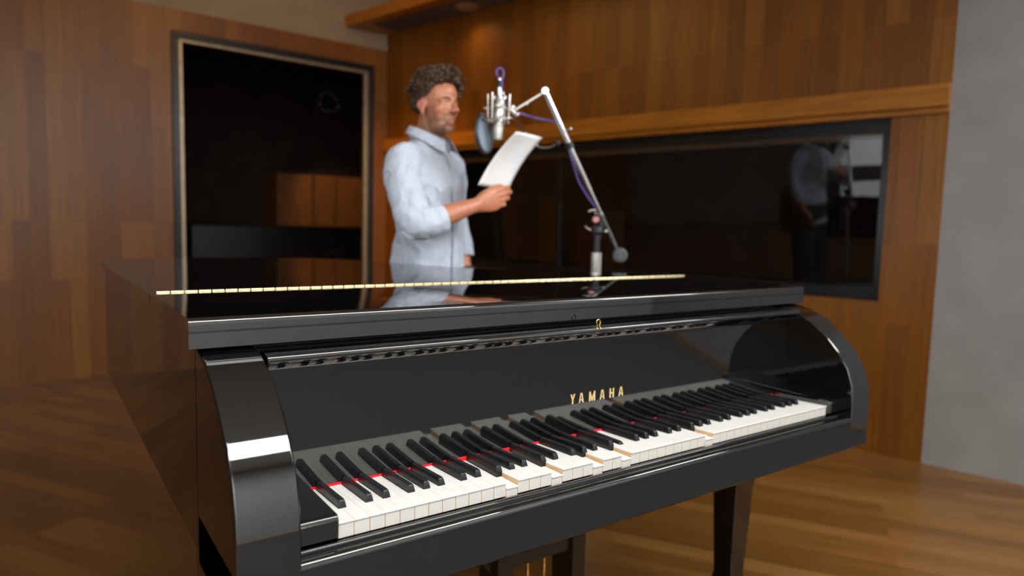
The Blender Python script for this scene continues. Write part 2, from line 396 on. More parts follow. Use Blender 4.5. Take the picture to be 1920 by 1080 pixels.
for i, xc in BLK.items():
    P = i in PRESSED_B
    def zz(y): return kz(y)+dip(i, y, P)
    kb = MB(); rings = []
    def sec(y, top, wb, wt, drop=.0):
        base = zz(y)
        r = .0016
        pts = [(-wb, base-.0005), (wb, base-.0005), (wt, base+top-r)]
        pts += [(wt-r+r*math.cos(math.radians(t)), base+top-r+r*math.sin(math.radians(t))) for t in (20, 45, 70, 90)]
        pts += [(-wt+r-r*math.cos(math.radians(t)), base+top-r+r*math.sin(math.radians(t))) for t in (90, 70, 45, 20)]
        pts += [(-wt, base+top-r)]
        return [(xc+px, y, pz) for px, pz in pts]
    # front face slopes back, upper front edge rounded
    rings = []
    f0 = sec(YH0, .0025, .0058, .0055); rings.append(f0)
    for y, t, wt in ((YH0+.0014, .0060, .0052), (YH0+.0028, .0092, .0048), (YH0+.0042, .0108, .0045), (YH0+.0062, .0117, .00435), (YH0+.010, .0120, .0043), (.10, .0120, .0043), (YBK, .0120, .0043)):
        rings.append(sec(y, t, .0058, wt))
    kb.loft(rings)
    kb.box((xc-.0058, YH0+.0002, zz(YH0)-.022), (xc+.0058, YBK, zz(YH0)-.0006))
    o = kb.build('black_key', M['key_black'], piano, smooth=50)
    if P: o['label'] = 'black key pressed down'

# legs, lyre and pedals under the key bed
def leg(x, y):
    m = MB(); prof = [(.050, .64), (.050, .52), (.044, .50), (.047, .47), (.040, .42), (.030, .16), (.034, .14), (.034, .11), (.026, .09)]
    m.loft([[(x+sx*r, y+sy*r, z) for sx, sy in ((-1, -1), (1, -1), (1, 1), (-1, 1))] for r, z in prof])
    o = m.build('leg', M['lacquer'], piano, smooth=30, bevel=.004)
    c = MB().cyl((x-.018, y, .032), (x+.018, y, .032), .032, 28).cyl((x, y, .06), (x, y, .092), .014); c.box((x-.026, y-.012, .03), (x-.020, y+.012, .066)); c.box((x+.020, y-.012, .03), (x+.026, y+.012, .066)); c.box((x-.026, y-.012, .060), (x+.026, y+.012, .067))
    c.build('caster', M['brass'], o)
leg(-.07, .30); leg(1.29, .30); leg(.15, 1.55)
ly = MB()
ly.box((.735, .350, .10), (.777, .432, .617)); ly.box((.512, .350, .10), (.557, .432, .617)); ly.box((.557, .362, .345), (.735, .425, .617))
ly.prism([(.512, .617), (.512, .34), (.500, .350), (.492, .366), (.476, .375), (.462, .378), (.455, .388), (.455, .400), (.462, .617)], lambda p, t: (p[0], t, p[1]), .372, .410)
ly.box((.470, .33, .045), (.822, .46, .115))
lyre = ly.build('pedal_lyre', M['lacquer_dull'], piano, smooth=30, bevel=.003)
for xx in (.572, .6225, .673): MB().cyl((xx, .385, .11), (xx, .385, .35), .0032, 12).cyl((xx, .385, .30), (xx, .385, .315), .0048, 12).build('pedal_rod', M['brass'], lyre)
MB().cyl((.592, .44, .36), (.64, .56, .10), .006, 12).build('lyre_brace', M['black_metal'], lyre)
for xx in (.572, .6465, .720): MB().loft([[(xx-w, y, z0), (xx+w, y, z0), (xx+w, y, z0+.008), (xx-w, y, z0+.008)] for y, w, z0 in ((.36, .008, .07), (.28, .009, .068), (.22, .014, .058), (.205, .012, .052))]).build('pedal', M['brass'], lyre, bevel=.002)

# ------------------------------------------------------------------ THE ROOM
CX, CY = 2.285, 4.829
wd = Vector((.2385, -.9711, 0))                               # wood wall, from the far corner towards the camera
WROT = math.atan2(wd.y, wd.x)
def wallobj(m, name, mt, **k):                                # local X runs along the wall from the corner, local +Y points behind it
    return m.build(name, mt, None, loc=(CX, CY, 0), rot=(0, 0, WROT), **k)
# in this local frame the room is at -Y (right of the direction) => check: wall faces the piano side
SW = 9.0
# window opening s .22..4.05, z .80..1.74
SE = 4.30
m = MB(); m.box((0, 0, 1.74), (SE, .12, 2.80)); m.box((0, 0, 0), (SE, .12, .80)); m.box((0, 0, .80), (.22, .12, 1.74)); m.box((4.05, 0, .80), (SE, .12, 1.74))
struct(wallobj(m, 'wall_right', M['wallwood'], smooth=0))
struct(wallobj(MB().box((SE, 0, 0), (SW, .12, 3.5)), 'wall_right_front', M['plaster_grey'], smooth=0))
struct(wallobj(MB().box((0, .02, 2.80), (SE, .12, 3.5)), 'wall_right_upper', M['plaster'], smooth=0))
struct(wallobj(MB().box((0, -.045, 1.772), (SE, 0, 1.878)).box((0, -.022, 1.742), (SE, 0, 1.7715)), 'trim_1', M['trimwood'], bevel=.004))
wf = MB(); wf.box((.20, .03, 1.66), (4.07, .11, 1.742)); wf.box((.20, .03, .80), (4.07, .11, .86)); wf.box((.20, .03, .86), (.26, .11, 1.66)); wf.box((4.01, .03, .86), (4.07, .11, 1.66))
wf.box((1.9, .05, .86), (1.93, .10, 1.66))
win = struct(wallobj(wf, 'window_2', M['frame_black'], bevel=.003))
MB().prism([(.020, 1.66), (.028, 1.66), (.108, .86), (.100, .86)], lambda p, t: (t, p[0], p[1]), .26, 4.01).build('pane', M['glass'], win, smooth=0)
MB().box((.26, .028, 1.640), (4.01, .045, 1.668)).build('frame_strip', M['darkwood'], win, bevel=.002)
# dim room behind the window
m = MB(); m.box((.1, 2.2, 0), (5.0, 2.3, 2.6)); m.box((.1, .121, 2.6), (5.0, 2.3, 2.7)); m.box((0, .121, 0), (.1, 2.3, 2.6)); m.box((5.0, .121, 0), (5.1, 2.3, 2.6))
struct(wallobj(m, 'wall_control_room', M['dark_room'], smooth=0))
bd = wallobj(MB().box((.40, 1.7, 0), (.68, 1.74, 1.45)), 'acoustic_panel', M['darkwood'], bevel=.01); tag(bd, 'dark brown board standing behind the wide dark window, left of the two', 'panel')
bd = wallobj(MB().box((1.22, 1.6, 0), (1.50, 1.64, 1.30)), 'acoustic_panel', M['darkwood'], bevel=.01); tag(bd, 'brown board standing seen through the wide dark window beside the mic stand pole', 'panel')
bd = wallobj(MB().box((.78, 1.85, 0), (1.05, 2.05, 1.2)), 'padded_screen', M['rust'], bevel=.03); tag(bd, 'dark rust red padded screen dimly seen behind the wide window', 'screen')

# back wall with the tall opening on the left (faces the camera)
ld = Vector((-.99863, -.05234, 0)); LROT = math.atan2(-ld.y, -ld.x)   # local X to the right, origin at the corner
def lw(m, name, mt, **k): return m.build(name, mt, None, loc=(CX, CY, 0), rot=(0, 0, LROT), **k)
OX0, OX1, OZ = -1.75, -.135, 2.50
m = MB(); m.box((-6.5, 0, OZ), (.0, .12, 2.652)); m.box((OX1, 0, 0), (0, .12, OZ)); m.box((-2.2, 0, 0), (OX0, .12, OZ))
struct(lw(m, 'wall_back', M['wallwood'], smooth=0))
struct(lw(MB().box((-6.5, -.004, 2.652), (.6, .116, 3.5)), 'wall_back_upper', M['plaster'], smooth=0))
struct(lw(MB().box((-6.5, 0, 0), (-2.2, .12, 2.5)), 'wall_back_left', M['wallwood'], smooth=0))
df = MB()
fw = .048
df.box((OX0, -.03, OZ-fw), (OX1, .10, OZ)); df.box((OX1-fw, -.03, 0), (OX1, .10, OZ-fw)); df.box((OX0, -.03, 0), (OX0+fw, .10, OZ-fw))
dr = struct(lw(df, 'door_1', M['frame_black'], bevel=.004))
d2 = MB(); e = .030
d2.box((OX0+fw, .0, OZ-fw-.022), (OX1-fw, .05, OZ-fw)); d2.box((OX1-fw-e, .0, 0), (OX1-fw, .05, OZ-fw-.022)); d2.box((OX0+fw, .0, 0), (OX0+fw+e, .05, OZ-fw-.022))
d2.build('door_edge', M['frame_metal'], dr, bevel=.004)
# adjoining room
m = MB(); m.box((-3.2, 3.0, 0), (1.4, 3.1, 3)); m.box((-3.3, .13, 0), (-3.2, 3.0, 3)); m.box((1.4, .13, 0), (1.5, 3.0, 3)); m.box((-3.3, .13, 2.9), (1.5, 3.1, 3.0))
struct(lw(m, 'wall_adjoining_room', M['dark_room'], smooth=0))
for k, (x0, x1) in enumerate(((-.10, .33), (.35, .62), (.64, 1.02))):
    cab = thing('wall_cabinet', ('brown wooden wall panel behind the doorway glass, leftmost of three', 'brown wooden wall panel behind the doorway glass, middle of three', 'brown wooden wall panel behind the doorway glass, nearest the metal frame')[k], 'cabinet', group='wooden panels in the adjoining room')
    cab.location = (CX, CY, 0); cab.rotation_euler = (0, 0, LROT)
    MB().box((x0, 2.52, 1.06), (x1, 2.98, 1.70)).build('carcass', M['cabinet'], cab, bevel=.006)
    MB().box((x0+.015, 2.50, 1.08), (x1-.015, 2.52, 1.68)).build('door', M['cabinet'], cab, bevel=.004)
cn = thing('mixing_console', 'black equipment console on a brown base behind the doorway glass', 'console'); cn.location = (CX, CY, 0); cn.rotation_euler = (0, 0, LROT)
MB().box((-1.2, 1.9, .72), (.80, 2.4, 1.08)).build('cabinet', M['console'], cn, bevel=.02)
MB().box((-1.1, 1.95, .0), (.74, 2.35, .72)).build('base', M['darkwood'], cn, bevel=.01)
for k in range(5): MB().cyl((.30+k*.07, 1.885, .79), (.30+k*.07, 1.90, .79), .014, 16).build('knob', M['chrome'], cn)
hp = thing('headphones', 'black headphones hanging high in the dark doorway at left', 'headphones'); hp.location = (CX-.36, CY+.48, .13)
MB().torus((0, 0, 2.10), .085, .009, (0, 1, 0)).build('headband', M['black_metal'], hp)
for sx in (-.085, .085): MB().ell((sx, 0, 2.07), (.025, .045, .05)).build('ear_cup', M['console'], hp)
MB().cyl((0, 0, 2.19), (0, 0, 2.9), .003).build('hook_cord', M['black_metal'], hp)

# soffit with the downlight
def P2(s, d): v = Vector((CX, CY, 0))+wd*s+Vector((wd.y, -wd.x, 0))*(-d); return v
# direction into the room from the wood wall
inn = Vector((-.9711, -.2385, 0))
def wp(s, d, z): v = Vector((CX, CY, 0))+wd*s+inn*d; return (v.x, v.y, z)
sof = MB()
a = [wp(0, 0, 2.785), wp(4.3, 0, 2.785), wp(4.3, .40, 2.785), wp(-.10, .40, 2.785)]
b = [(p[0], p[1], 2.875) for p in a]
va = [sof.bm.verts.new(p) for p in a]; vb = [sof.bm.verts.new(p) for p in b]
for i in range(4): sof.face([va[i], va[(i+1) % 4], vb[(i+1) % 4], vb[i]], 0)
sof.face(va[::-1], 0); sof.face(vb, 0)
so = struct(sof.build('trim_2', M['trimwood'], None, bevel=.004))
pn = MB(); q = [wp(.18, .03, 2.7835), wp(4.2, .03, 2.7835), wp(4.2, .30, 2.7835), wp(.18, .30, 2.7835)]
va = [pn.bm.verts.new(p) for p in q]; vb = [pn.bm.verts.new((p[0], p[1], 2.7849)) for p in q]
for i in range(4): pn.face([va[i], va[(i+1) % 4], vb[(i+1) % 4], vb[i]], 0)
pn.face(va[::-1], 0); pn.face(vb, 0); pn.build('soffit_panel', M['soffitdark'], so)
dl = thing('downlight', 'round recessed downlight in the wooden soffit above the man', 'light')
dc = Vector(wp(1.14, .155, 2.783)); dl.location = dc
MB().lathe((0, 0, 0), [(.062, .0), (.066, -.006), (.080, -.006), (.094, -.001), (.094, .0)]).build('trim_ring', M['downring'], dl)
MB().lathe((0, 0, .0), [(.060, -.0005), (.045, -.003), (.001, -.003)]).build('lens', M['lens'], dl)
vn = thing('air_vent', 'dark slotted air vent on the plaster above the wooden soffit', 'vent')
vn.location = (CX, CY, 0); vn.rotation_euler = (0, 0, LROT)
MB().box((.03, -.022, 3.07), (.62, -.006, 3.26)).build('frame', M['grey_plastic'], vn, bevel=.003)
for k in range(6): MB().box((.05, -.030, 3.085+k*.028), (.60, -.022, 3.095+k*.028)).build('slat', M['black_metal'], vn)

# floor, ceiling, other walls
struct(MB().box((-5, -5, -.05), (6.5, 8.2, 0)).build('floor', M['floor'], None, smooth=0))
struct(MB().box((-5, -5, 3.5), (6.5, 5.2, 3.6)).build('ceiling', M['plaster_pale'], None, smooth=0))
struct(MB().box((-5, -3.1, 0), (5.5, -3.0, 3.5)).build('wall_front', M['plaster_pale'], None, smooth=0))
struct(MB().box((-3.9, -3.0, 0), (-3.8, 5.2, 3.5)).build('wall_left', M['plaster_grey'], None, smooth=0))

M['added_rug'] = noisy(mat('added_grey_carpet', rough=.95), (.085, .082, .079), (.115, .111, .107), 120)  # unseen carpet, added so the black lacquer reflects grey
tag(MB().prism([(-2.6, -2.9), (4.05, -2.9), (3.48, -.45), (-2.6, -.45)], XY, .0005, .012).build('added_rug', M['added_rug'], None, bevel=.004), 'unseen grey floor carpet added for the fallboard to reflect', 'added_rug')

# ------------------------------------------------------------------ MICROPHONE AND STAND
stand = thing('microphone_stand', 'chrome boom microphone stand with grey counterweight behind the piano', 'stand')
SB = at(1117.5, 500, 2.70)
sx, sy = SB.x, SB.y
def rel(p): return Vector(p)
m = MB()
m.lathe((sx, sy, 0), [(.120, 0), (.125, .006), (.122, .018), (.05, .034), (.022, .05), (.022, .14), (.016, .15)], 40)
m.build('base', M['black_metal'], stand)
MB().cyl((sx, sy, .12), (sx, sy, .96), .013, 20).build('pole', M['chrome'], stand)
gz0, gz1 = at(1117.5, 510, 2.70).z, at(1117.5, 474, 2.70).z
m = MB()
n = 48; rr = [.0185 + (.0025 if (k//3) % 2 else 0) for k in range(n)]
m.loft([[(sx+r*math.cos(2*PI*k/n), sy+r*math.sin(2*PI*k/n), z) for k, r in enumerate(rr)] for z in (gz0-.02, gz1)])
m.build('clutch_sleeve', M['nickel'], stand, smooth=30)
bz = at(1117.5, 433, 2.70).z
MB().cyl((sx, sy, gz1-.005), (sx, sy, bz), .0125, 20).build('upper_pole', M['black_metal'], stand)
MB().ell((sx, sy, bz), (.026, .026, .024)).cyl((sx, sy, bz-.03), (sx, sy, bz-.01), .0165).build('swivel', M['black_metal'], stand)
kn = at(1117.5, 412, 2.655)
MB().lathe(kn, [(.001, 0), (.011, .0), (.0135, .004), (.0135, .016), (.011, .02), (.011, .05)], axis=(_f.x, _f.y, 0)).build('knob', M['pink_knob'], stand)['label'] = 'pinkish round clamp knob'
MB().torus(at(1113, 413, 2.675), .041, .0032, axis=(_f.x*.9, _f.y*.9, .25), a0=-.6, a1=PI+.9, n=30).torus(at(1114, 414, 2.68), .031, .0025, axis=(_f.x*.9, _f.y*.9, .2), a0=0, a1=PI+.2, n=30).build('clamp_ring', M['nickel'], stand)
J = at(1022, 172, 2.50); Wt = at(1162, 479, 2.72)
def along(v):                                                 # point of the boom at photo height v
    t = (v-172)/(479-172); return J.lerp(Wt, t)
MB().tube([along(172), along(352)], [.0104, .0104], 20).build('boom_tube', M['chrome'], stand)
MB().tube([along(350), along(395)], [.0084, .0084], 18).tube([along(395), along(399)], [.010, .010], 18).build('boom_inner_tube', M['chrome'], stand)
MB().tube([along(397), along(472)], [.0076, .0076], 16).build('boom_tail', M['grey_plastic'], stand)
MB().tube([along(262), along(272)], [.0155, .0155], 20).build('boom_collar', M['black_metal'], stand)
MB().ell(at(1070, 242, 2.54), (.006, .006, .006)).cyl(at(1070, 242, 2.54), along(240), .0025).build('locking_screw', M['nickel'], stand)
MB().cyl(along(418)+Vector((-.0, 0, 0)), (sx, sy, bz+.005), .012).build('boom_clamp', M['black_metal'], stand)
MB().ell(at(1136, 434, 2.67), (.007, .007, .007)).build('set_screw', M['nickel'], stand)
bd_ = (Wt-J).normalized()
ax = Vector((_f.x, _f.y, 0)).normalized()
MB().lathe(Wt-ax*.02, [(.023, 0), (.028, .004), (.030, .012), (.030, .034), (.027, .043), (.001, .045)], axis=ax).lathe(Wt-ax*.0225, [(.001, 0), (.016, 0), (.018, .0026), (.020, .0026)], axis=ax).build('counterweight', M['grey_plastic'], stand, smooth=35)
# tip of the boom: joint and short arm down to the cradle
MB().ell(J, (.014, .014, .014)).cyl(J-ax*.018, J+ax*.018, .0115, 20).build('boom_joint', M['chrome'], stand)
K = at(963, 208, 2.47)
MB().tube([J, J.lerp(K, .5), K], [.0062, .0058, .0055], 14).ell(at(988, 196, 2.44), (.0045, .0045, .0045)).build('boom_tip', M['nickel'], stand)
MB().ell(at(960, 202, 2.45), (.0115, .0115, .0115)).cyl(at(958, 205, 2.45), at(970, 217, 2.45), .009).ell(at(970, 215, 2.44), (.008, .008, .008)).build('cradle_knob', M['nickel'], stand)

mic = thing('studio_microphone', 'silver studio condenser microphone hanging upside down before the man', 'microphone')
Dm = 2.45
mc = at(934.5, 215, Dm); mx, my = mc.x, mc.y
def mz(v): return at(934.5, v, Dm).z
pxm = Dm/FPX
m = MB()
prof = [(.004, mz(164)), (.0085, mz(166)), (.0095, mz(176)), (.0125, mz(183)), (.0175, mz(190)), (.0195, mz(194)), (.0195, mz(203)), (.0178, mz(205)), (.0178, mz(207)), (.0192, mz(209)), (.0192, mz(221)), (.017, mz(224)), (.017, mz(227)), (.0185, mz(229)), (.0185, mz(236))]
m.lathe((mx, my, 0), prof, 32).build('body', M['nickel'], mic, smooth=35)
m = MB(); m.lathe((mx, my, 0), [(.0180, mz(236)), (.0205, mz(238)), (.0190, mz(250)), (.0170, mz(259)), (.0155, mz(262)), (.001, mz(263))], 32); m.build('grille', M['steel_mesh'], mic, smooth=35)
MB().lathe((mx, my, 0), [(.0068, mz(152)), (.0082, mz(153)), (.0082, mz(165)), (.006, mz(166))], 20).build('connector', M['black_metal'], mic)
MB().lathe((mx, my, 0), [(.004, mz(147)), (.0068, mz(149)), (.0068, mz(152))], 20).build('strain_relief', M['nickel'], mic)

sm = thing('shock_mount', 'silver wire shock mount cradle around the studio microphone', 'shock mount')
vr = Vector((RR.x, RR.y, 0)).normalized()
for v, r in ((204, .036), (226, .038)): MB().torus((mx, my, mz(v)), r, .0024, n=36, k=8).build('ring', M['nickel'], sm)
for k in range(6):
    a = k*PI/3+.35
    p0 = Vector((mx+.040*math.cos(a), my+.040*math.sin(a), mz(178))); p1 = Vector((mx+.037*math.cos(a), my+.037*math.sin(a), mz(232)))
    MB().tube([p0, p1], .0026, 10, round_ends=True).build('rod', M['nickel'], sm)
for v, r in ((196, .021), (228, .020)): MB().torus((mx, my, mz(v)), r, .0020, n=30, k=8).build('inner_ring', M['nickel'], sm)
m = MB()
for k in range(6):
    a = k*PI/3+.35; b_ = a+PI/6
    m.tube([(mx+.039*math.cos(a), my+.039*math.sin(a), mz(186)), (mx+.021*math.cos(b_), my+.021*math.sin(b_), mz(196)), (mx+.039*math.cos(a+PI/3), my+.039*math.sin(a+PI/3), mz(186))], .0010, 6)
m.build('elastic_cord', M['black_metal'], sm)
MB().tube([Vector((mx, my, mz(206)))+vr*.036, at(957, 206, 2.45)], .005, 12).build('bracket', M['nickel'], sm)
MB().tube([Vector((mx, my, mz(204)))-vr*.036, Vector((mx, my, mz(204)))-vr*.052], .004, 12, round_ends=True).build('tension_knob', M['nickel'], sm)

pf = thing('pop_filter', 'round black and grey pop filter seen edge-on in front of his mouth', 'pop filter')
pc = at(906, 254, 2.44)
pax = (vr*.93 + ax*(-.37)).normalized()                       # its axis points mostly along the mouth-to-mic line
pax = (pax+Vector((0, 0, .10))).normalized()
MB().torus(pc, .064, .0052, axis=pax, n=48, k=10).build('hoop', M['black_metal'], pf)
MB().torus(pc+pax*.007, .062, .0036, axis=pax, n=48, k=8).build('outer_hoop', M['grey_plastic'], pf)
MB().lathe(pc-pax*.001, [(.001, 0), (.062, 0), (.062, .003), (.001, .003)], 48, axis=pax).build('screen', M['mesh_blue'], pf)
MB().box((-.012, -.010, -.014), (.012, .010, .014)).build('clip', M['black_metal'], pf, loc=at(903, 220, 2.44), bevel=.003)
gp = [at(904, 222, 2.43), at(915, 226, 2.41), at(930, 224, 2.40), at(948, 222, 2.40), at(960, 223, 2.42), at(972, 232, 2.50), at(984, 246, 2.60), at(996, 262, 2.66), at(1012, 276, 2.67), at(1032, 276, 2.62), at(1046, 268, 2.575)]
MB().tube(smoothpts(gp, 5), .0034, 12).build('gooseneck', M['nickel'], pf)
MB().ell(at(1046, 269, 2.57), (.012, .012, .012)).build('clamp', M['black_metal'], pf)

cbp = [(mx, my, mz(148)), at(932, 141, Dm), at(930.5, 135, Dm), at(933, 130, Dm), at(937.5, 128.5, Dm), at(942.5, 131, Dm), at(944, 138, Dm), at(942, 147, Dm), at(941, 158, 2.43), at(941, 168, 2.42), at(944, 182, 2.41), at(950, 194, 2.47), at(958, 204, 2.49), at(970, 211, 2.50), at(985, 216, 2.52), at(1005, 222, 2.56), at(1030, 227, 2.575), at(1045, 232, 2.575), at(1054, 250, 2.578), at(1064, 275, 2.595), at(1072, 300, 2.612), at(1079, 322, 2.628), at(1084, 338, 2.64), at(1092, 353, 2.652), at(1104, 372, 2.665), at(1115, 388, 2.68), at(1124, 405, 2.70), at(1127, 420, 2.735), at(1123, 440, 2.745), at(1121, 462, 2.75), at(1120, 490, 2.75)]
z0 = cbp[-1]
cbp += [z0+Vector((.006, .01, -.3)), z0+Vector((.0, .03, -.7)), Vector((z0.x+.01, z0.y+.06, .10)), Vector((z0.x-.02, z0.y+.16, .008)), Vector((z0.x-.2, z0.y+.5, .006)), Vector((z0.x-.1, z0.y+1.2, .006))]
tag(MB().tube(smoothpts(cbp, 5), .0036, 10).build('microphone_cable', M['cable']), 'purple and blue cable looping from the microphone down the chrome boom', 'cable')

# ------------------------------------------------------------------ THE MAN
man = thing('person', 'curly-haired man in pale blue shirt with rolled sleeves reading from a sheet', 'person', (.909, 1.457, -.032), math.atan2(-.451, -.892))
man.scale = (1.028, 1.028, 1.028)
FZ = .0315                       # local height of the floor
def HR(p):
    """head turned a little towards the piano"""
    p = Vector(p); k = min(1, max(0, (p.z-1.44)/.06)); k = k*k*(3-2*k); a = -.15*k
    y = p.y-.01
    return Vector((p.x*math.cos(a)-y*math.sin(a), p.x*math.sin(a)+y*math.cos(a)+.01+.004*k, p.z))
def body():
    m = MB()
    E = m.ell; T = m.tube
    E((0, .030, 1.603), (.070, .080, .077)); E((0, .048, 1.560), (.056, .064, .088)); E((0, .046, 1.512), (.046, .060, .046))
    E((0, .094, 1.4815), (.019, .016, .015)); E((.027, .048, 1.497), (.022, .048, .024)); E((-.027, .048, 1.497), (.022, .048, .024))
    E((0, .077, 1.612), (.047, .034, .036))                                            # forehead
    T([(-.045, .086, 1.584), (-.022, .103, 1.588), (0, .105, 1.587), (.022, .103, 1.588), (.045, .086, 1.584)], [.007, .0085, .008, .0085, .007], 10)
    for s in (-1, 1):
        E((s*.034, .073, 1.551), (.025, .024, .024))                                   # cheekbone
        E((s*.024, .074, 1.528), (.025, .021, .032))
        E((s*.030, .0890, 1.5790), (.0170, .0130, .0090)); E((s*.030, .0870, 1.5655), (.0160, .0105, .0060))                                 # lids over the eye
        E((s*.0695, .026, 1.561), (.0055, .015, .026), Matrix.Rotation(.25*s, 3, 'Z'))
        m.torus((s*.0725, .024, 1.566), .0155, .0036, axis=(1, .3*s, 0), n=20, k=8)
        E((s*.072, .030, 1.537), (.006, .009, .010))
    T([(0, .104, 1.590), (0, .112, 1.574), (0, .124, 1.557), (0, .131, 1.548)], [.0070, .0075, .0090, .0092], 12, round_ends=True)
    for s in (-1, 1): E((s*.0105, .119, 1.545), (.0078, .0105, .0070))
    E((0, .093, 1.516), (.026, .018, .022))
    T([(-.021, .099, 1.5190), (-.009, .1095, 1.5220), (0, .1105, 1.5212), (.009, .1095, 1.5220), (.021, .099, 1.5190)], [.0024, .0040, .0036, .0040, .0024], 8)
    T([(-.019, .098, 1.5055), (-.008, .1070, 1.5020), (0, .1085, 1.5015), (.008, .1070, 1.5020), (.019, .098, 1.5055)], [.0024, .0044, .0048, .0044, .0024], 8)
    T([(0, -.015, 1.40), (0, -.002, 1.46), (0, .014, 1.54)], [.058, .051, .050], 20)
    T([(.026, .044, 1.43), (.042, .020, 1.50)], [.012, .013], 10); T([(-.026, .044, 1.43), (-.042, .020, 1.50)], [.012, .013], 10)
    # trunk and legs
    rings = []
    for z, w, d, cy in ((.86, .148, .100, 0), (.95, .148, .098, 0), (1.05, .136, .086, .01), (1.2, .140, .088, .01), (1.30, .148, .092, 0), (1.36, .124, .076, -.01), (1.435, .07, .056, -.01)):
        rings.append([(w*math.cos(2*PI*k/28), cy+d*math.sin(2*PI*k/28), z) for k in range(28)])
    m.loft(rings)
    for s in (-1, 1):
        T([(s*.085, 0, .92), (s*.095, .01, .70), (s*.10, .015, .50), (s*.10, 0, .30), (s*.105, -.01, .11)], [.095, .080, .058, .052, .038], 18, round_ends=True)
        T([(s*.105, -.04, .045+FZ), (s*.11, .06, .042+FZ), (s*.115, .14, .034+FZ)], [.034, .036, .024], 14, round_ends=True)
    # right arm (nearer the camera)
    T([(.150, 0, 1.365), (.222, .055, 1.26), (.268, .138, 1.150)], [.045, .046, .044], 16, round_ends=True)
    T([(.268, .140, 1.146), (.215, .176, 1.160), (.150, .213, 1.183), (.100, .241, 1.203), (.074, .255, 1.211)], [.040, .040, .034, .0275, .0235], 16, round_ends=True)
    # left arm hanging behind the trunk
    T([(-.145, 0, 1.362), (-.186, -.015, 1.26), (-.202, -.012, 1.14)], [.045, .044, .042], 16, round_ends=True)
    T([(-.202, -.012, 1.14), (-.190, .028, 1.03), (-.178, .062, .935)], [.041, .037, .026], 16, round_ends=True)
    def hand(W, d, n, u, curl, thumb):
        """W wrist, d towards the knuckles, n back of the hand, u thumb side"""
        W, d, n, u = Vector(W), Vector(d).normalized(), Vector(n).normalized(), Vector(u).normalized()
        rings = []
        for t, hw, th, off in ((-.012, .025, .019, 0), (.015, .029, .017, .001), (.045, .038, .0165, .002), (.072, .041, .0145, .003), (.088, .038, .011, .002)):
            c = W+d*t+n*off; rings.append([c+u*(hw*math.cos(2*PI*k/18))+n*(th*math.sin(2*PI*k/18)) for k in range(18)])
        m.loft(rings)
        for i, (l1, l2, l3, r) in enumerate(((.042, .025, .020, .0092), (.046, .029, .021, .0094), (.042, .027, .020, .0088), (.033, .020, .018, .0078))):
            p = W+d*(.084-.004*abs(i-1.2))+u*(.027-.0175*i)+n*.001
            a1, a2, a3 = [c*(1+.15*i) for c in curl]
            dd = lambda a: d*math.cos(a)-n*math.sin(a)+u*(.02-.02*i)
            q1 = p+dd(a1)*l1; q2 = q1+dd(a2)*l2; q3 = q2+dd(a3)*l3
            T([p-d*.012, p, p.lerp(q1, .5), q1, q1.lerp(q2, .5), q2, q3], [r, r*1.10, r*1.0, r*1.05, r*.95, r*.96, r*.78], 12, round_ends=True)
        T([W+d*a+u*b_+n*c for a, b_, c in thumb], [.015, .013, .0108, .0102, .0090], 12, round_ends=True)
    hand((.074, .255, 1.211), (-.80, .50, .30), (.86, .50, -.02), (.24, -.12, .96), (.38, .85, 1.05), [(.008, .012, -.006), (.035, .028, -.014), (.066, .036, -.022), (.088, .041, -.026), (.110, .040, -.028)])
    hand((-.176, .066, .928), (.10, .24, -.96), (-.98, .12, -.06), (.06, .96, .24), (.25, .45, .5), [(.010, .012, .006), (.035, .032, .012), (.055, .044, .014), (.072, .050, .016), (.090, .050, .018)])
    for v in m.bm.verts:
        if v.co.z > 1.44: v.co = HR(v.co)
    o = m.build('body', M['skin'], man, smooth=0)
    r = o.modifiers.new('remesh', 'REMESH'); r.mode = 'VOXEL'; r.voxel_size = .0038; r.use_smooth_shade = True
    s = o.modifiers.new('smooth', 'SMOOTH'); s.factor = .5; s.iterations = 5
    return o
body()
for s in (-1, 1):
    e = MB().ell(HR((s*.030, .0880, 1.5725)), (.0125, .0125, .0060)).build('eye', M['eye'], man)
    MB().ell(HR((s*.030, .0945, 1.5715)), (.0056, .0054, .0046)).build('iris', M['iris'], e)
    MB().tube(smoothpts([HR(q) for q in [(s*.012, .1110, 1.5860), (s*.024, .1105, 1.5895), (s*.037, .1010, 1.5895), (s*.047, .088, 1.5850)]], 4), lerps([.0022, .0030, .0024, .0012], 4), 8).build('eyebrow', M['hair'], man)
    MB().tube(smoothpts([HR(q) for q in [(s*.017, .0985, 1.5755), (s*.026, .1010, 1.5775), (s*.037, .0970, 1.5765), (s*.045, .0895, 1.5725)]], 4), .0015, 6).build('eyelashes', M['hair'], man)

